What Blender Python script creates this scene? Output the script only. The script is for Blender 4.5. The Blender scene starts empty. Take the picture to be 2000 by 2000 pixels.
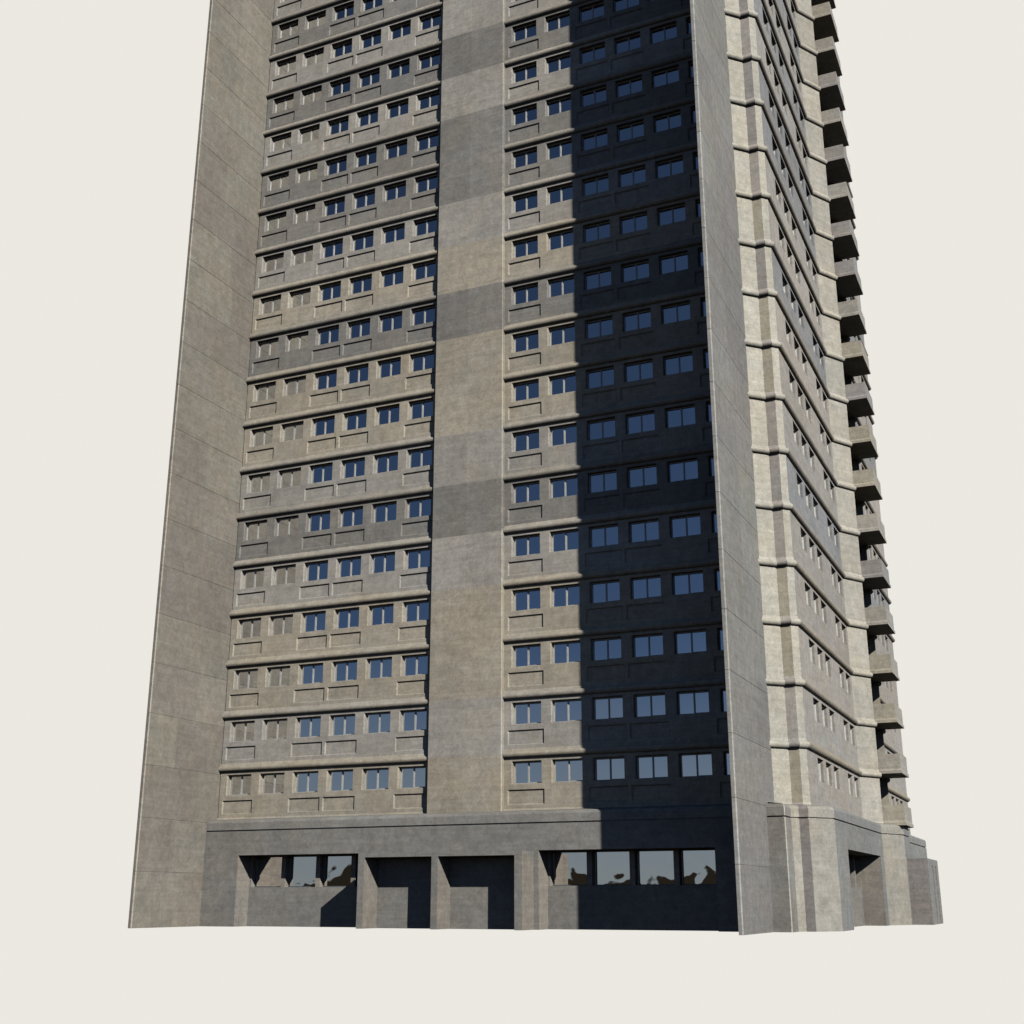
import bpy, math, random
from mathutils import Vector
random.seed(7)
C = bpy.context.scene.collection
SC = bpy.context.scene
H = 2.8            # storey height
ZT = 7.591         # window head of the first storey
ZB = 7.900         # centre of the first string course
NS = 22            # storeys
ZTOP = ZB + H*(NS-1) + 0.36
XM, YM = -4.87, 19.1   # the tower's two axes of symmetry

# ------------------------------------------------------------------ camera
cam = bpy.data.cameras.new('camera'); camo = bpy.data.objects.new('camera', cam); C.objects.link(camo)
CP = Vector((22.001, -54.52, 1.271)); YAW, PIT = -0.422, 0.305
camo.location = CP; camo.rotation_euler = (math.pi/2+PIT, 0, -YAW)
cam.sensor_width = 36; cam.lens = 2407.7/2000*36; cam.clip_start = 0.5; cam.clip_end = 2000
SC.camera = camo
FW = Vector((math.sin(YAW)*math.cos(PIT), math.cos(YAW)*math.cos(PIT), math.sin(PIT)))
RT = Vector((math.cos(YAW), -math.sin(YAW), 0)); UP = RT.cross(FW)
def proj(p):
    q = Vector(p)-CP; z = q.dot(FW)
    return 1000+2407.7*q.dot(RT)/z, 1000-2407.7*q.dot(UP)/z

# ------------------------------------------------------------------ materials
def nd(nt, t, **k):
    n = nt.nodes.new(t)
    for a, b in k.items(): setattr(n, a, b)
    return n
def L(nt, a, b): nt.links.new(a, b)
def concrete(name):
    """Board-marked concrete; the colour of each pour comes from the attribute tone."""
    m = bpy.data.materials.new(name); m.use_nodes = True; nt = m.node_tree
    bs = nt.nodes['Principled BSDF']; bs.inputs['Roughness'].default_value = .88
    bs.inputs['Specular IOR Level'].default_value = .25
    at = nd(nt, 'ShaderNodeAttribute', attribute_name='tone')
    geo = nd(nt, 'ShaderNodeNewGeometry')
    def noise(scale, detail, rough, sc=(1,1,1), off=(0,0,0), dist=0):
        mp = nd(nt, 'ShaderNodeMapping'); mp.inputs['Scale'].default_value = sc; mp.inputs['Location'].default_value = off
        L(nt, geo.outputs['Position'], mp.inputs['Vector'])
        n = nd(nt, 'ShaderNodeTexNoise'); n.inputs['Scale'].default_value = scale
        n.inputs['Detail'].default_value = detail; n.inputs['Roughness'].default_value = rough
        n.inputs['Distortion'].default_value = dist
        L(nt, mp.outputs[0], n.inputs['Vector']); return n
    def rng(sock, lo, hi, a=.3, b=.7):
        r = nd(nt, 'ShaderNodeMapRange'); r.inputs['From Min'].default_value = a; r.inputs['From Max'].default_value = b
        r.inputs['To Min'].default_value = lo; r.inputs['To Max'].default_value = hi
        L(nt, sock, r.inputs['Value']); return r.outputs[0]
    def mul(a, b):
        n = nd(nt, 'ShaderNodeMath', operation='MULTIPLY'); L(nt, a, n.inputs[0]); L(nt, b, n.inputs[1]); return n.outputs[0]
    big = noise(.22, 5, .6, (1, 1, .8), dist=.4)
    mid = noise(2.1, 8, .74, (1, 1, 1), (5, 3, 8), .5)
    fine = noise(9, 7, .8, (1, 1, 1), (1, 9, 2))
    strk = noise(.9, 6, .65, (.45, .45, 7), (3, 1, 4), .2)      # horizontal board marks
    drip = noise(1.3, 5, .6, (2.2, 2.2, .16), (9, 4, 4), .2)       # run-down weathering
    f = mul(rng(big.outputs['Fac'], .91, 1.08), rng(mid.outputs['Fac'], .78, 1.22))
    f = mul(f, rng(fine.outputs['Fac'], .80, 1.22))
    f = mul(f, rng(strk.outputs['Fac'], .89, 1.10))
    f = mul(f, rng(drip.outputs['Fac'], .95, 1.045))
    # pale efflorescence specks
    spk = noise(3.2, 4, .7, (1, 1, 1), (2, 7, 1), .8)
    cr = nd(nt, 'ShaderNodeValToRGB'); cr.color_ramp.elements[0].position = .66; cr.color_ramp.elements[1].position = .78
    cr.color_ramp.elements[0].color = (1, 1, 1, 1); cr.color_ramp.elements[1].color = (1.22, 1.22, 1.22, 1)
    L(nt, spk.outputs['Fac'], cr.inputs[0])
    f = mul(f, cr.outputs[0])
    vm = nd(nt, 'ShaderNodeVectorMath', operation='SCALE'); L(nt, at.outputs['Color'], vm.inputs[0]); L(nt, f, vm.inputs['Scale'])
    # warm / cool blotches
    hue = noise(.42, 4, .6, (1, 1, 1), (11, 2, 6), .6)
    mx = nd(nt, 'ShaderNodeMix', data_type='RGBA', blend_type='MULTIPLY'); mx.inputs['Factor'].default_value = 1
    c2 = nd(nt, 'ShaderNodeValToRGB'); c2.color_ramp.elements[0].position = .35; c2.color_ramp.elements[1].position = .65
    c2.color_ramp.elements[0].color = (.975, .995, 1.02, 1); c2.color_ramp.elements[1].color = (1.025, 1, .97, 1)
    L(nt, hue.outputs['Fac'], c2.inputs[0]); L(nt, vm.outputs[0], mx.inputs[6]); L(nt, c2.outputs[0], mx.inputs[7])
    L(nt, mx.outputs[2], bs.inputs['Base Color'])
    bp = nd(nt, 'ShaderNodeBump'); bp.inputs['Strength'].default_value = .35; bp.inputs['Distance'].default_value = .03
    L(nt, mul(fine.outputs['Fac'], mid.outputs['Fac']), bp.inputs['Height']); L(nt, bp.outputs[0], bs.inputs['Normal'])
    return m
CON = concrete('weathered_concrete')

def plain(name, col, rough, metal=0.):
    m = bpy.data.materials.new(name); m.use_nodes = True; nt = m.node_tree; b = nt.nodes['Principled BSDF']
    b.inputs['Roughness'].default_value = rough; b.inputs['Metallic'].default_value = metal
    tc = nd(nt, 'ShaderNodeNewGeometry'); n = nd(nt, 'ShaderNodeTexNoise'); n.inputs['Scale'].default_value = 6
    n.inputs['Detail'].default_value = 4
    L(nt, tc.outputs['Position'], n.inputs['Vector'])
    cr = nd(nt, 'ShaderNodeValToRGB')
    cr.color_ramp.elements[0].position = .3; cr.color_ramp.elements[1].position = .7
    cr.color_ramp.elements[0].color = tuple(c*.85 for c in col)+(1,); cr.color_ramp.elements[1].color = tuple(min(1, c*1.12) for c in col)+(1,)
    L(nt, n.outputs['Fac'], cr.inputs[0]); L(nt, cr.outputs[0], b.inputs['Base Color'])
    return m
FRAME = plain('grey_aluminium', (.46, .455, .44), .4)
LITFRAME = plain('lit_toned_aluminium', (.86, .85, .81), .4)  # paler copy of the frame colour, painting bright sunlight onto the side windows
DFRAME = plain('dark_aluminium', (.10, .12, .14), .4)
def glass(name, col, wav, rough=.02, scale=.55):
    m = bpy.data.materials.new(name); m.use_nodes = True; nt = m.node_tree; b = nt.nodes['Principled BSDF']
    b.inputs['Base Color'].default_value = col+(1,); b.inputs['Metallic'].default_value = 1; b.inputs['Roughness'].default_value = rough
    g = nd(nt, 'ShaderNodeNewGeometry'); n = nd(nt, 'ShaderNodeTexNoise'); n.inputs['Scale'].default_value = scale; n.inputs['Detail'].default_value = 1
    L(nt, g.outputs['Position'], n.inputs['Vector'])
    bp = nd(nt, 'ShaderNodeBump'); bp.inputs['Strength'].default_value = 1; bp.inputs['Distance'].default_value = wav
    L(nt, n.outputs['Fac'], bp.inputs['Height']); L(nt, bp.outputs[0], b.inputs['Normal'])
    return m
GLASS = glass('mirrored_glass', (.75, .755, .75), .002)
GGLASS = glass('wavy_shop_glass', (.84, .80, .76), .005, .004, 1.2)

# ------------------------------------------------------------------ mesh helper
class M:
    def __init__(s): s.v = []; s.f = []; s.t = []; s.sm = []
    def face(s, pts, tone=(.4, .4, .4), smooth=False):
        i = len(s.v); s.v += [tuple(p) for p in pts]; s.f.append(tuple(range(i, i+len(pts)))); s.t.append(tone); s.sm.append(smooth)
    def box(s, x0, x1, y0, y1, z0, z1, tone=(.4, .4, .4), skip=''):
        a = [(x0,y0,z0),(x1,y0,z0),(x1,y1,z0),(x0,y1,z0),(x0,y0,z1),(x1,y0,z1),(x1,y1,z1),(x0,y1,z1)]
        for k, q in dict(b=(0,3,2,1), t=(4,5,6,7), f=(0,1,5,4), r=(1,2,6,5), k=(2,3,7,6), l=(3,0,4,7)).items():
            if k not in skip: s.face([a[i] for i in q], tone)
    def prism(s, poly, z0, z1, tone, cap=True):
        """poly runs anticlockwise seen from above"""
        n = len(poly)
        for i in range(n):
            a, b = poly[i], poly[(i+1) % n]
            s.face([(a[0],a[1],z0),(b[0],b[1],z0),(b[0],b[1],z1),(a[0],a[1],z1)], tone(i, (z0+z1)/2) if callable(tone) else tone)
        if cap:
            t = tone(0, z1) if callable(tone) else tone
            s.face([(p[0],p[1],z1) for p in poly], t); s.face([(p[0],p[1],z0) for p in reversed(poly)], t)
    def mesh(s, name, mat):
        me = bpy.data.meshes.new(name); me.from_pydata(s.v, [], s.f)
        at = me.color_attributes.new('tone', 'FLOAT_COLOR', 'CORNER')
        d = []
        for f, t in zip(s.f, s.t):
            for _ in f: d += [t[0], t[1], t[2], 1.]
        at.data.foreach_set('color', d)
        me.polygons.foreach_set('use_smooth', s.sm)
        me.materials.append(mat); me.update(); return me
    def build(s, name, mat, parent=None, weld=False):
        me = s.mesh(name, mat); o = bpy.data.objects.new(name, me); C.objects.link(o); o.parent = parent
        if weld:
            import bmesh
            bm = bmesh.new(); bm.from_mesh(me); bmesh.ops.remove_doubles(bm, verts=bm.verts, dist=1e-4)
            for e in bm.edges:      # crisp mitres and ends, smooth round the moulding
                if (e.verts[0].co-e.verts[1].co).length < .12 or any(len(f.verts) > 4 for f in e.link_faces): e.smooth = False
            bm.to_mesh(me); bm.free()
        return o

# ------------------------------------------------------------------ colours of the pours
TAN = (.405, .365, .298); GRY = (.385, .362, .328); DRK = (.262, .25, .232)
STOREY = ['T','G','T','T','G','K','G','T','T','K','T','G','K','K','G','K','G','K','G','T','K','T','G']
MIX = {'T': TAN, 'G': GRY, 'K': DRK}
def storey(z): return max(0, min(NS, int(math.floor((z-(ZB-H))/H))))
rt = random.Random(3)
JIT = [rt.uniform(.94, 1.05) for _ in range(60)]
def sc(c, k): return tuple(x*k for x in c)
def tone_front(s, z): r = storey(z); return sc(MIX[STOREY[r]], JIT[r])
CREAM = (.475, .455, .395)
def tone_cream(s, z): r = storey(z); return sc(CREAM, {'T':1.,'G':.99,'K':.95}[STOREY[r]]*JIT[r+5])
MAUVE = (.39, .36, .33)
def tone_mauve(s, z):
    r = storey(z); c = {'T': (.44,.40,.315), 'G': (.43,.395,.365), 'K': (.365,.343,.325)}[STOREY[r]]
    return sc(c, JIT[r+9])
def tone_D(s, z):
    r = storey(z); c = {'T': (.365,.342,.315), 'G': (.355,.343,.322), 'K': (.265,.27,.28)}[STOREY[r]]
    return sc(c, JIT[r+2])
def tone_E(s, z): r = storey(z); return sc((.415,.395,.345), {'T':1.,'G':.98,'K':.88}[STOREY[r]]*JIT[r+7])
FINR = (.262, .258, .246); FINL = (.262, .242, .210)

# ------------------------------------------------------------------ tower
tower = bpy.data.objects.new('tower_block', None); C.objects.link(tower)
tower['label'] = 'tall weathered concrete tower block with thin side fins, rows of paired windows and corner balconies'
tower['category'] = 'building'

def frame_of(p0, p1):
    t = Vector((p1[0]-p0[0], p1[1]-p0[1], 0)); ln = t.length; t /= ln; n = Vector((t.y, -t.x, 0)); return t, n, ln
CH = .04; DEPTH = .225
def wall(m, p0, p1, z0, z1, holes=(), panels=(), tone=None, depth=DEPTH, ch=CH, side_in=None):
    """a wall with real openings (holes) and shallow recessed panels; s,z rectangles"""
    t, n, ln = frame_of(p0, p1); o = Vector((p0[0], p0[1], 0))
    def P(s, z, d=0): return o + t*s + n*d + Vector((0, 0, z))
    S = {0, ln}; Z = {z0, z1}
    for a, b, c, d in list(holes)+list(panels): S |= {a, b}; Z |= {c, d}
    k = ZB-H
    while k < z1:
        if k > z0: Z.add(k)
        k += H
    S = sorted(S); Z = sorted(Z)
    allr = list(holes)+list(panels)
    for j in range(len(Z)-1):
        zc = (Z[j]+Z[j+1])/2
        row = [r for r in allr if r[2] < zc < r[3]]
        cuts = sorted({0, ln} | {x for r in row for x in r[:2]})
        for i in range(len(cuts)-1):
            s_ = (cuts[i]+cuts[i+1])/2
            if any(r[0] < s_ < r[1] for r in row): continue
            m.face([P(cuts[i],Z[j]), P(cuts[i+1],Z[j]), P(cuts[i+1],Z[j+1]), P(cuts[i],Z[j+1])], tone(s_, zc))
    def ring(r0, d0, r1, d1, tn):
        a = [(r0[0],r0[2]),(r0[1],r0[2]),(r0[1],r0[3]),(r0[0],r0[3])]; b = [(r1[0],r1[2]),(r1[1],r1[2]),(r1[1],r1[3]),(r1[0],r1[3])]
        for i in range(4):
            j = (i+1) % 4
            m.face([P(*a[i], d0), P(*a[j], d0), P(*b[j], d1), P(*b[i], d1)], tn)
    for r in holes:
        tn = tone((r[0]+r[1])/2, (r[2]+r[3])/2)
        r1 = (r[0]+ch, r[1]-ch*.5, r[2]+ch*.5, r[3]-ch*.4)
        ring(r, 0, r1, -ch, tn); ring(r1, -ch, r1, -depth-.08, tn)
    for r in panels:
        tn = tone((r[0]+r[1])/2, (r[2]+r[3])/2); c = .055
        r1 = (r[0]+c, r[1]-c, r[2]+c, r[3]-c)
        ring(r, 0, r1, -.07, tn)
        m.face([P(r1[0],r1[2],-.07), P(r1[1],r1[2],-.07), P(r1[1],r1[3],-.07), P(r1[0],r1[3],-.07)], tn)

WW, WH = 1.56, 1.07
WXL = [-19.039+2.0662*i for i in range(6)]; WXR = [-2.509+2.0632*i for i in range(6)]
X0L, X1L = -19.44, -6.90      # left bay
X0R, X1R = -2.915, 9.61       # right bay
wins = []; swins = []          # (size in view, place, heading): front and side windows
DD = .19
def add_win(p0, t, n, s, z, dp=DEPTH):
    loc = Vector((p0[0], p0[1], 0)) + t*s - n*(dp-.02) + Vector((0, 0, z))
    a = proj(loc); b = proj(loc+t*WW); c = proj(loc+Vector((0,0,WH)))
    ar = abs((b[0]-a[0])*(c[1]-a[1]) - (b[1]-a[1])*(c[0]-a[0]))
    if a[1] < -20: ar *= .01
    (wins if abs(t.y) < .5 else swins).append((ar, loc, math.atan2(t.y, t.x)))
def rect(s, r): z1 = ZT+H*r; return (s, s+WW, z1-WH, z1)
def pan(s, r): z1 = ZT+H*r-1.325; return (s-.2, s+1.70, z1-.71, z1)

fw_ = M()
for (x0, x1, WX) in ((X0L, X1L, WXL), (X0R, X1R, WXR)):
    hs = []; ps = []
    for r in range(NS):
        for j, x in enumerate(WX):
            hs.append(rect(x-x0, r))
            t, n, ln = frame_of((x0,0),(x1,0)); add_win((x0,0), t, n, x-x0, ZT+H*r-WH)
            if j in (0, 2, 3, 5):
                p = list(pan(x-x0, r)); p[0] = max(p[0], .06); p[1] = min(p[1], x1-x0-.04)
                ps.append(tuple(p))
    wall(fw_, (x0, 0), (x1, 0), 4.8, ZTOP, hs, ps, tone_front)
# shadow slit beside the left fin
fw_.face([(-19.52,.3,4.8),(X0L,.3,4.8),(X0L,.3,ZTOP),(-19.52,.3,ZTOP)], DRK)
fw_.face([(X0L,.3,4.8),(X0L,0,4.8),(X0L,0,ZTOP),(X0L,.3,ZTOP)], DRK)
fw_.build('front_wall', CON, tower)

# central pilaster, poured storey by storey, each pour in two halves
pm = M(); PY = -.267; PX0, PX1, PXM = -6.917, -2.901, -4.95
rp = random.Random(12)
for r in range(-1, NS):
    za = max(4.8, ZB-H+H*r); zb = ZB+H*r if r < NS-1 else ZTOP
    if zb <= za: continue
    base = tone_front(0, (za+zb)/2) if r >= 0 else sc(TAN, .97)
    kl, kr = rp.choice([(1,1),(1,1),(.94,1.02),(1.02,.95),(.96,1.0)])
    if STOREY[max(r,0)] == 'K': kl, kr = .93, 1.04
    for xa, xb, kk in ((PX0+.04, PXM, kl), (PXM, PX1-.04, kr)):
        pm.face([(xa,PY,za),(xb,PY,za),(xb,PY,zb),(xa,PY,zb)], sc(base, kk))
    pm.face([(PX0,0.02,za),(PX0,PY+.04,za),(PX0,PY+.04,zb),(PX0,0.02,zb)], base)
    pm.face([(PX0,PY+.04,za),(PX0+.04,PY,za),(PX0+.04,PY,zb),(PX0,PY+.04,zb)], base)
    pm.face([(PX1-.04,PY,za),(PX1,PY+.04,za),(PX1,PY+.04,zb),(PX1-.04,PY,zb)], sc(base, 1.1))
    pm.face([(PX1,PY+.04,za),(PX1,0.02,za),(PX1,0.02,zb),(PX1,PY+.04,zb)], base)
pm.build('pilaster', CON, tower)

# right-hand (east) walls and, mirrored in Y, their far halves
def mir(p): return (p[0], 2*YM-p[1])
A0, A1, B1, C1, D1, E1 = (9.787,.85), (10.425,1.49), (10.905,1.49), (11.18,1.765), (11.18,16.08), (12.04,17.52)
DY = [4.17, 6.23, 8.29, 12.31, 14.27]; DW = 1.53
em = M()
def seg(a, b, tone, ys=None):
    hs = []
    t, n, ln = frame_of(a, b)
    if ys:
        for r in range(NS):
            for y in ys:
                s = y-a[1]; z1 = ZT+H*r; hs.append((s, s+DW, z1-WH, z1)); add_win(a, t, n, s, z1-WH, DD)
    wall(em, a, b, 4.8, ZTOP, hs, (), tone, depth=DD)
seg(A0, A1, tone_cream); seg(A1, B1, tone_mauve); seg(B1, C1, tone_cream); seg(C1, D1, tone_D, DY); seg(D1, E1, tone_E)
R1, R2 = (11.25, 17.6), (11.25, 20.6)
seg(E1, R1, tone_D); seg(R1, R2, tone_front); seg(R2, mir(E1), tone_front)
seg(mir(E1), mir(D1), tone_E); seg(mir(D1), mir(C1), tone_D, [2*YM-y-DW for y in DY])
seg(mir(C1), mir(B1), tone_cream); seg(mir(B1), mir(A1), tone_mauve); seg(mir(A1), mir(A0), tone_cream)
em.build('side_wall', CON, tower)
# rear and left walls: plain, mirrored outline
rm = M()
def mx(p): return (2*XM-p[0], p[1])
west = [A0, A1, B1, C1, D1, E1]
back = [mir(A0), mx(mir(A0))] + [mx(mir(p)) for p in west[1:]] + [mx(p) for p in reversed(west)]
for a, b in zip(back[:-1], back[1:]): wall(rm, a, b, 4.8, ZTOP, (), (), tone_front)
rm.build('rear_wall', CON, tower)

# roof
ro = M()
outline = [(X0L-.06,0),(X1R+.177,0)] + west + [mir(p) for p in reversed(west)] + [mx(mir(p)) for p in west] + [mx(p) for p in reversed(west)]
ro.prism([(XM+(x-XM)*1.004, YM+(y-YM)*1.004) for x, y in outline], ZTOP-.02, ZTOP+.9, TAN)
ro.build('roof_parapet', CON, tower)

# string courses: a half-round moulding swept along each run
PROF = [(-.02,.29),(.022,.275),(.03,.165),(.07,.155),(.12,.125),(.16,.08),(.182,.03),(.180,-.02),(.160,-.07),(.125,-.112),(.08,-.145),(.03,-.162),(-.02,-.165)]
def sweep(m, path, prof, z, tone, caps=True, smooth=True):
    pts = [Vector((p[0], p[1], 0)) for p in path]; ns = []
    for i in range(len(pts)-1):
        t = (pts[i+1]-pts[i]).normalized(); ns.append(Vector((t.y, -t.x, 0)))
    off = []
    for i in range(len(pts)):
        if i == 0: off.append(ns[0])
        elif i == len(pts)-1: off.append(ns[-1])
        else:
            b = (ns[i-1]+ns[i]).normalized(); off.append(b/max(.3, b.dot(ns[i])))
    for i in range(len(pts)-1):
        tn = tone[i] if isinstance(tone, list) else tone
        for k in range(len(prof)-1):
            (o0, a), (o1, b) = prof[k], prof[k+1]
            q = [pts[i]+off[i]*o1, pts[i+1]+off[i+1]*o1, pts[i+1]+off[i+1]*o0, pts[i]+off[i]*o0]
            zz = [z+b, z+b, z+a, z+a]
            m.face([(p.x, p.y, w) for p, w in zip(q, zz)], tn, smooth)
    if caps:
        for i, rev in ((0, False), (len(pts)-1, True)):
            f = [(pts[i].x+off[i].x*o, pts[i].y+off[i].y*o, z+a) for o, a in prof]
            m.face(f if not rev else list(reversed(f)), tone[0] if isinstance(tone, list) else tone)
runs = [[(-19.5,0),(X1L-.0,0)], [(X0R+.015+.0,0),(X1R,0)], [(9.65,.713),A1,B1,C1,D1,E1], [mir(E1),mir(D1),mir(C1),mir(B1)]]
for k in range(-1, NS-1):
    z = ZB+H*k; c = tone_front(0, z-.1 if k >= 0 else z+.5); c = sc(tuple((a+b)/2 for a, b in zip(c, TAN)), .97)
    for i, rn in enumerate(runs):
        m = M(); tn = c
        if i == 2: tn = [sc(CREAM,.97), sc(MAUVE,1.05), sc(CREAM,1.), sc(c,.84), (.46,.43,.37)]
        if i == 3: tn = [(.45,.42,.36), sc(c,.84), sc(CREAM,1.)]
        sweep(m, rn, PROF, z, tn)
        m.build('string_course', CON, tower, weld=True)

# ------------------------------------------------------------------ windows
def window_meshes(w, h, fr, mull, depth=.09):
    a = M(); T = (.5,.5,.5)
    a.box(0, fr, 0, depth, 0, h, T); a.box(w-fr, w, 0, depth, 0, h, T)
    a.box(fr, w-fr, 0, depth, 0, fr, T); a.box(fr, w-fr, 0, depth, h-fr*1.6, h, T)
    if mull: a.box(w/2-mull/2, w/2+mull/2, .01, depth, fr, h-fr, T)
    # opening sash in the right light
    if mull:
        x0, x1, z0, z1, s = w/2+mull/2, w-fr, fr, h-fr, .025
        a.box(x0, x0+s, .025, depth, z0, z1, T); a.box(x1-s, x1, .025, depth, z0, z1, T)
        a.box(x0+s, x1-s, .025, depth, z0, z0+s, T); a.box(x0+s, x1-s, .025, depth, z1-s, z1, T)
    g = M(); g.face([(fr*.5, .055, fr*.5), (w-fr*.5, .055, fr*.5), (w-fr*.5, .055, h-fr*.5), (fr*.5, .055, h-fr*.5)])
    return a, g
wf, wg = window_meshes(WW-.06, WH-.036, .04, .05)
WF = wf.mesh('window', FRAME); WG = wg.mesh('pane', GLASS)
WFLIT = wf.mesh('lit_toned_window', LITFRAME)  # same frame mesh, sunlit brightness put into its colour
def place_windows(lst, name, fmesh, fmat):
    """the 100 that show largest as parts of their own, the rest as one part"""
    lst.sort(key=lambda w: -w[0]); rest_f, rest_g = M(), M()
    for i, (ar, loc, rz) in enumerate(lst):
        t = Vector((math.cos(rz), math.sin(rz), 0)); org = loc + t*.04 + Vector((0,0,.02))
        if i < 100:
            o = bpy.data.objects.new(name, fmesh); C.objects.link(o); o.parent = tower; o.location = org; o.rotation_euler = (0,0,rz)
            p = bpy.data.objects.new('pane', WG); C.objects.link(p); p.parent = o
            # each pane sits very slightly differently in its frame
            p.rotation_euler = (random.uniform(-.006,.006), 0, random.uniform(-.004,.004))
        else:
            nn = Vector((-t.y, t.x, 0)); tilt = random.uniform(-.005,.005)
            for src, dst in ((wf, rest_f), (wg, rest_g)):
                for f in src.f:
                    dst.face([org + t*src.v[q][0] + nn*(src.v[q][1]+(tilt*src.v[q][2] if src is wg else 0)) + Vector((0,0,src.v[q][2])) for q in f])
    o = rest_f.build(name, fmat, tower); o['kind'] = 'stuff'
    p = rest_g.build('pane', GLASS, o); p['kind'] = 'stuff'
place_windows(wins, 'window', WF, FRAME)
place_windows(swins, 'lit_toned_window', WFLIT, LITFRAME)

# ------------------------------------------------------------------ fins
def fin(x_face, x_out, y0, y1, colr, mirror):
    """thin slab of stacked precast panels with open joints; x_face is the face turned to the camera's right"""
    m = M(); zj, hj = 2.581, 2.523; z = 0.; k = 0; g = .012
    rr = random.Random(5 if mirror else 9)
    n = 0; edges = [0.] + [zj+hj*i for i in range(26)]
    xa, xb = min(x_face, x_out), max(x_face, x_out); c = .045
    for a, b in zip(edges[:-1], edges[1:]):
        if a > ZTOP: break
        b = min(b, ZTOP+.5)
        tn = sc(colr, rr.uniform(.95, 1.05))
        z0 = a+(g if a > 0 else 0); z1 = b-g
        nsub = 3; ys = [y0+c, y0+c+(y1-y0)*rr.uniform(.3,.55), y1]
        ys.sort()
        # faces: front, chamfer, right face (in two pours), left, back
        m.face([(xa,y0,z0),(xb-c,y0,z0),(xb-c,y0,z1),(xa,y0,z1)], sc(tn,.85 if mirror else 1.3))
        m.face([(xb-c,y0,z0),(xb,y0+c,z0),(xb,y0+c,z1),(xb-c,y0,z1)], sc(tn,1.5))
        if k % 2 == 0 or rr.random() < .3: pours = [rr.choice([(1,1,1),(.91,.90,.92),(1.06,1.07,1.05),(.97,.955,.965)]) for _ in range(2)]; ysp = ys[1]
        k += 1; ys[1] = ysp
        for i in range(2):
            m.face([(xb,ys[i],z0),(xb,ys[i+1],z0),(xb,ys[i+1],z1),(xb,ys[i],z1)], tuple(a_*b_ for a_, b_ in zip(tn, pours[i])))
        m.face([(xa,y1,z0),(xa,y0,z0),(xa,y0,z1),(xa,y1,z1)], tn)
        m.face([(xb,y1,z0),(xa,y1,z0),(xa,y1,z1),(xb,y1,z1)], tn)
        # bevelled top and bottom edges into the joint
        i_ = .014
        for (za, zb_) in ((z1, b), (z0, a)):
            if zb_ == 0: continue
            s0 = [(xa,y0),(xb-c,y0),(xb,y0+c),(xb,y1),(xa,y1)]
            s1 = [(xa+i_,y0+i_),(xb-c,y0+i_),(xb-i_,y0+c),(xb-i_,y1),(xa+i_,y1)]
            for q in range(5):
                w = (q+1) % 5
                f = [(*s0[q],za),(*s0[w],za),(*s1[w],zb_),(*s1[q],zb_)]
                m.face(f if za < zb_ else list(reversed(f)), sc(tn,.9))
    m.face([(xa,y0,0),(xa,y1,0),(xb,y1,0),(xb,y0,0)], colr)
    m.face([(xa,y0,ZTOP+.45),(xb,y0,ZTOP+.45),(xb,y1,ZTOP+.45),(xa,y1,ZTOP+.45)], colr)
    return m.build('fin', CON, tower)
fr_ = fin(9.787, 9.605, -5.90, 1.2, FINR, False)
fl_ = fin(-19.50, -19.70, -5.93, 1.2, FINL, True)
fr_['label'] = 'grey fin casting the broad shadow'; fl_['label'] = 'warm grey fin at the left edge'

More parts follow.
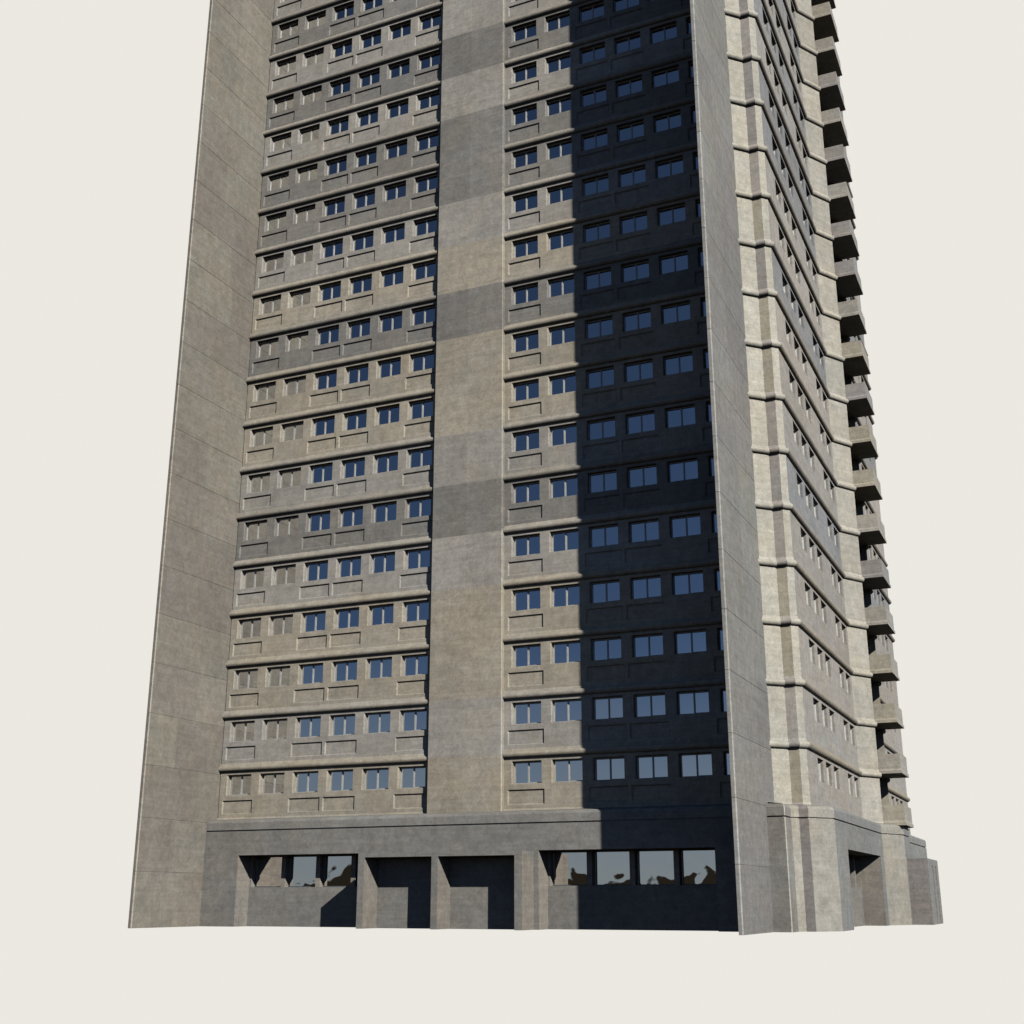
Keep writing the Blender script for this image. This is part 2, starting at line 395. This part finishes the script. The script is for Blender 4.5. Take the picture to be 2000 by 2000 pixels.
# ------------------------------------------------------------------ plinth (ground storey)
BF = -.825
Bp = [(-19.5,BF),(10.535,BF),(10.577,BF+.042),(10.577,.35),(10.86,.637),(11.27,.637),(12.14,1.92),(12.14,15.83),(13.02,17.93)]
Bfull = Bp + [mir(p) for p in reversed(Bp[3:])]
TG = (.262,.253,.238); TP = (.285,.262,.235); TB = (.245,.25,.248); TC = (.345,.33,.295); TM = (.30,.275,.262)
btone = [TG, sc(TC,1.3), (.27,.262,.245), (.37,.35,.305), TM, TC, TB, (.32,.305,.27), (.235,.24,.24), (.32,.305,.27)] + [TB]*12
pl = M(); zg0, zg1 = 4.63, 4.70
rb = random.Random(21)
def patch(c, rnd): return sc(c, rnd.uniform(.95,1.05))
def base_wall(i, holes):
    a, b = Bfull[i], Bfull[i+1]; t, n, ln = frame_of(a, b); o = Vector((a[0],a[1],0)); c = btone[i]
    P = lambda s, z, d=0: o+t*s+n*d+Vector((0,0,z))
    S = sorted({0, ln} | {x for h in holes for x in h[:2]} | ({ln*.5} if ln > 9 and not holes else set()))
    Z = sorted({0, 1.73, 3.36, zg0} | {h[2] for h in holes})
    for j in range(len(Z)-1):
        for q in range(len(S)-1):
            s_ = (S[q]+S[q+1])/2; z_ = (Z[j]+Z[j+1])/2
            if any(h[0] < s_ < h[1] and z_ < h[2] for h in holes): continue
            cc = c
            if i == 0 and z_ < 1.7 and S[q+1]-S[q] < 3: cc = TP if (q % 2) else TG
            pl.face([P(S[q],Z[j]),P(S[q+1],Z[j]),P(S[q+1],Z[j+1]),P(S[q],Z[j+1])], patch(cc, rb))
    for (s0, s1, zt, d, kind) in holes:
        jc = TP
        for (sa, fl) in ((s0, False), (s1, True)):
            f = [P(sa,0,0),P(sa,0,-d),P(sa,zt,-d),P(sa,zt,0)]
            pl.face(f if not fl else list(reversed(f)), jc)
        pl.face([P(s0,zt,0),P(s0,zt,-d-.6),P(s1,zt,-d-.6),P(s1,zt,0)], sc(TG,.9))
        zs = zt if kind == 'portal' else 1.90
        pl.face([P(s0,0,-d),P(s1,0,-d),P(s1,zs,-d),P(s0,zs,-d)], sc(TG,.96))
        if kind == 'strip':
            pl.face([P(s0,zs,-d),P(s1,zs,-d),P(s1,zs,-d-.45),P(s0,zs,-d-.45)], TG)
            e = s0; piers = [(s0, s0+.12)]; k = s0+1.92
            while k < s1-.3: piers.append((k, k+.25)); k += 2.06
            piers.append((s1-.12, s1))
            for (u0, u1) in piers:
                f0 = [P(u0,zs,-d),P(u1,zs,-d),P(u1,zt,-d),P(u0,zt,-d)]; pl.face(f0, sc(TP,1.05))
                pl.face([P(u1,zs,-d),P(u1,zs,-d-.42),P(u1,zt,-d-.42),P(u1,zt,-d)], sc(TP,1.15))
                pl.face([P(u0,zs,-d-.42),P(u0,zs,-d),P(u0,zt,-d),P(u0,zt,-d-.42)], TP)
            for (a0, a1), (b0, b1) in zip(piers[:-1], piers[1:]):
                w = b0-a1
                if w < .2: continue
                fm, gm = window_meshes(w, zt-zs, .045, 0, .08)
                ob = fm.build('ground_floor_window', DFRAME, tower); ob.location = P(a1, zs, -d-.30); ob.rotation_euler = (0,0,math.atan2(t.y,t.x))
                pn = gm.build('pane', GGLASS, ob)
strip = lambda a, b, z: (a+19.5, b+19.5, z, 1.10, 'strip')
port = lambda a, b, z: (a+19.5, b+19.5, z, 1.27, 'portal')
for i in range(len(Bfull)-1):
    hs = []
    if i == 0: hs = [strip(-17.39,-9.42,3.445), strip(-.783,7.453,3.445)]
    if i == 6: hs = [(4.78-1.92, 14.79-1.92, 3.48, 1.1, 'strip')]
    base_wall(i, hs)
CPROF = [(-.95,.62),(-.80,.60),(-.13,.50),(-.04,.45),(0,.36),(0,0),(-.06,0),(-.06,-.07),(0,-.07)]
sweep(pl, Bfull, CPROF, zg1, [sc(c,1.04) for c in btone[:len(Bfull)-1]], caps=False, smooth=False)
# mirrored left and rear faces, kept plain
lb = [mir(Bp[3]), mx(mir(Bp[3]))] + [mx(mir(p)) for p in Bp[4:]] + [mx(p) for p in reversed(Bp[3:])] + [(-19.5-.75,.35),(-19.5-.75,BF),(-19.5,BF)]
for a, b in zip(lb[:-1], lb[1:]): pl.face([(a[0],a[1],0),(b[0],b[1],0),(b[0],b[1],5.1),(a[0],a[1],5.1)], TG)
pl.build('plinth', CON, tower)

# entrance block: two deep portals standing in front of the plinth
en = M(); ey0, ey1, ez, eh = -2.15, BF-.002, 3.39, 3.20
ex = [(-9.50,-9.16),(-5.585,-5.265),(-1.40,-1.03)]
for i, (a, b) in enumerate(ex):
    en.box(a, b, ey0, ey1, 0, eh, sc(TG,.98) , 'tr')
    en.face([(b,ey0,0),(b,ey1,0),(b,ey1,eh),(b,ey0,eh)], (.262,.24,.215))
en.box(ex[0][0], ex[-1][1], ey0, ey1, eh, ez, TG)
en.build('entrance_block', CON, tower)

# low annexe against the far right corner, with two tall slots in its right face
an = M(); ax0, ax1, ay0, ay1, az = 12.8, 14.08, 18.35, 23.35, 3.45
an.face([(ax0,ay0,0),(ax1,ay0,0),(ax1,ay0,az),(ax0,ay0,az)], (.30,.277,.262))
slots = [(20.35,20.95),(21.75,22.35)]
ys = [ay0,20.35,20.95,21.75,22.35,ay1]
for i in range(5):
    a, b = ys[i], ys[i+1]
    if (a, b) in slots:
        an.face([(ax1,a,az-.35),(ax1,b,az-.35),(ax1,b,az),(ax1,a,az)], TB)
        an.face([(ax1-.35,a,0),(ax1-.35,b,0),(ax1-.35,b,az-.35),(ax1-.35,a,az-.35)], TB)
        an.face([(ax1,a,0),(ax1-.35,a,0),(ax1-.35,a,az-.35),(ax1,a,az-.35)], TB)
        an.face([(ax1-.35,b,0),(ax1,b,0),(ax1,b,az-.35),(ax1-.35,b,az-.35)], TM)
        an.face([(ax1-.35,a,az-.35),(ax1-.35,b,az-.35),(ax1,b,az-.35),(ax1,a,az-.35)], TB)
    else: an.face([(ax1,a,0),(ax1,b,0),(ax1,b,az),(ax1,a,az)], TB)
an.face([(ax1,ay1,0),(ax0,ay1,0),(ax0,ay1,az),(ax1,ay1,az)], TB)
an.face([(ax0,ay0,az),(ax1,ay0,az),(ax1,ay1,az),(ax0,ay1,az)], TG)
an.build('annexe', CON, tower)

# ------------------------------------------------------------------ balconies
bx0, bx1, by0, by1 = 12.03, 13.265, 17.56, 20.64
def balcony(c1, c2):
    b = M(); th = .12; hp = 1.07; f = .05
    # slab fills the recess, fascia band at the foot of the parapet
    b.box(11.26-bx0, bx1-bx0-.01, .02, by1-by0-.01, 0.002, .18, sc(c1,.9))
    W, D = bx1-bx0, by1-by0
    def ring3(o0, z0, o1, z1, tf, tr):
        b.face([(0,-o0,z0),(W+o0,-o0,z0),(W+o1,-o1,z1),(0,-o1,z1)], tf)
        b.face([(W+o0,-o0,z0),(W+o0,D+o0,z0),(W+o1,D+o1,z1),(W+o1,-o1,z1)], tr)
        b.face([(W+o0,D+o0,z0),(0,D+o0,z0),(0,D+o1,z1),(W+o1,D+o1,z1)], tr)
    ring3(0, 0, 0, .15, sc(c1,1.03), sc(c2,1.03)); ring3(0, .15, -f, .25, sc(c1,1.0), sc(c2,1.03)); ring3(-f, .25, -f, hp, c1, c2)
    i = f+th
    b.face([(0,f,hp),(W-f,f,hp),(W-i,i,hp),(0,i,hp)], c1); b.face([(W-f,f,hp),(W-f,D-f,hp),(W-i,D-i,hp),(W-i,i,hp)], c2)
    b.face([(W-f,D-f,hp),(0,D-f,hp),(0,D-i,hp),(W-i,D-i,hp)], c2)
    b.face([(W-i,i,.18),(0,i,.18),(0,i,hp),(W-i,i,hp)], c1); b.face([(W-i,D-i,.18),(W-i,i,.18),(W-i,i,hp),(W-i,D-i,hp)], c1)
    b.face([(0,D-i,.18),(W-i,D-i,.18),(W-i,D-i,hp),(0,D-i,hp)], c1)
    b.face([(0,0,0),(0,D,0),(W,D,0),(W,0,0)], sc(c1,.8))
    b.face([(0,0,0),(0,f,hp),(0,i,hp),(0,i,.18)], c1)
    return b
dw, dg = window_meshes(2.2, 2.15, .06, .09)
DWm = dw.mesh('balcony_door', FRAME); DGm = dg.mesh('pane', GLASS)
for k in range(-1, NS-1):
    z = 7.98+H*k; kk = STOREY[min(NS, k+1)]
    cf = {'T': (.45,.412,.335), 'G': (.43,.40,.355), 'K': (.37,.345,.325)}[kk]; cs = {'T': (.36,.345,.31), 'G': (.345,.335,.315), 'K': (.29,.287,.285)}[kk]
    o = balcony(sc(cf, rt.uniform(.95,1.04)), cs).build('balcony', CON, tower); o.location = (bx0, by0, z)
    d = bpy.data.objects.new('balcony_door', DWm); C.objects.link(d); d.parent = tower
    d.location = (R1[0]+.05, 18.0, z+.2); d.rotation_euler = (0,0,math.pi/2)
    g = bpy.data.objects.new('pane', DGm); C.objects.link(g); g.parent = d

# ------------------------------------------------------------------ plain pale backdrop that stands behind and below the tower
bd = M(); cx, cy, Rb = 5., -10., 190.
def az(a): a = math.radians(a); return (cx+Rb*math.sin(a), cy+Rb*math.cos(a))
st = [-66+i*4 for i in range(24)]
for a, b in zip(st[:-1], st[1:]):
    p, q = az(a), az(b)
    bd.face([(p[0],p[1],-32),(q[0],q[1],-32),(q[0],q[1],215),(p[0],p[1],215)])
bm_ = bpy.data.materials.new('pale_backdrop'); bm_.use_nodes = True; nt = bm_.node_tree; nt.nodes.clear()
em_ = nd(nt, 'ShaderNodeEmission'); ou = nd(nt, 'ShaderNodeOutputMaterial')
em_.inputs['Color'].default_value = (.833, .810, .752, 1); em_.inputs['Strength'].default_value = 1.0
L(nt, em_.outputs[0], ou.inputs['Surface'])
b_ = bd.build('sky', bm_); b_['kind'] = 'structure'

# ------------------------------------------------------------------ light
SUN = Vector((1.451, -1, 1.0235)).normalized()
sl = bpy.data.lights.new('sun', 'SUN'); sl.energy = 4.2; sl.angle = math.radians(.5); sl.color = (1, .965, .89)
so = bpy.data.objects.new('sun', sl); C.objects.link(so); so.rotation_euler = (-SUN).to_track_quat('-Z', 'Y').to_euler(); so.location = (60,-60,80)
w = bpy.data.worlds.new('World'); SC.world = w; w.use_nodes = True; nt = w.node_tree; nt.nodes.clear()
sky = nd(nt, 'ShaderNodeTexSky', sky_type='NISHITA'); sky.sun_disc = False
sky.sun_elevation = math.asin(SUN.z); sky.sun_rotation = math.atan2(SUN.x, SUN.y)
sky.air_density = .55; sky.dust_density = .1; sky.ozone_density = 3.; sky.altitude = 1500
tc = nd(nt, 'ShaderNodeTexCoord'); sp = nd(nt, 'ShaderNodeSeparateXYZ'); L(nt, tc.outputs['Generated'], sp.inputs[0])
nz = nd(nt, 'ShaderNodeTexNoise'); nz.inputs['Scale'].default_value = 19; nz.inputs['Detail'].default_value = 2
L(nt, tc.outputs['Generated'], nz.inputs['Vector'])
# dark wooded hills along the horizon and dark land below it
hl = nd(nt, 'ShaderNodeMapRange'); hl.inputs['From Min'].default_value = .35; hl.inputs['From Max'].default_value = .7
hl.inputs['To Min'].default_value = 0.0; hl.inputs['To Max'].default_value = .026; L(nt, nz.outputs['Fac'], hl.inputs['Value'])
sb = nd(nt, 'ShaderNodeMath', operation='SUBTRACT'); L(nt, sp.outputs['Z'], sb.inputs[0]); L(nt, hl.outputs[0], sb.inputs[1])
st_ = nd(nt, 'ShaderNodeMapRange'); st_.inputs['From Min'].default_value = -.0008; st_.inputs['From Max'].default_value = .0008; L(nt, sb.outputs[0], st_.inputs['Value'])
b1 = nd(nt, 'ShaderNodeBackground'); b1.inputs['Strength'].default_value = .05; 
# pale haze low over the horizon
hz = nd(nt, 'ShaderNodeMapRange', interpolation_type='SMOOTHSTEP'); hz.inputs['From Min'].default_value = 0; hz.inputs['From Max'].default_value = .22
hz.inputs['To Min'].default_value = .75; hz.inputs['To Max'].default_value = 0; L(nt, sp.outputs['Z'], hz.inputs['Value'])
hm = nd(nt, 'ShaderNodeMix', data_type='RGBA'); hm.inputs[7].default_value = (4.3, 4.9, 5.3, 1)
L(nt, hz.outputs[0], hm.inputs['Factor']); L(nt, sky.outputs[0], hm.inputs[6]); L(nt, hm.outputs[2], b1.inputs['Color'])
b2 = nd(nt, 'ShaderNodeBackground'); b2.inputs['Color'].default_value = (.018, .015, .011, 1)
mxs = nd(nt, 'ShaderNodeMixShader'); L(nt, st_.outputs[0], mxs.inputs[0]); L(nt, b2.outputs[0], mxs.inputs[1]); L(nt, b1.outputs[0], mxs.inputs[2])
wo = nd(nt, 'ShaderNodeOutputWorld'); L(nt, mxs.outputs[0], wo.inputs['Surface'])

SC.view_settings.view_transform = 'Standard'; SC.view_settings.look = 'None'
SC.view_settings.exposure = 0; SC.view_settings.gamma = 1; SC.view_settings.use_curve_mapping = False
SC.render.resolution_x = SC.render.resolution_y = 1024

SC.cycles.diffuse_bounces = 0   # the photograph shows next to no bounced light in its shadows
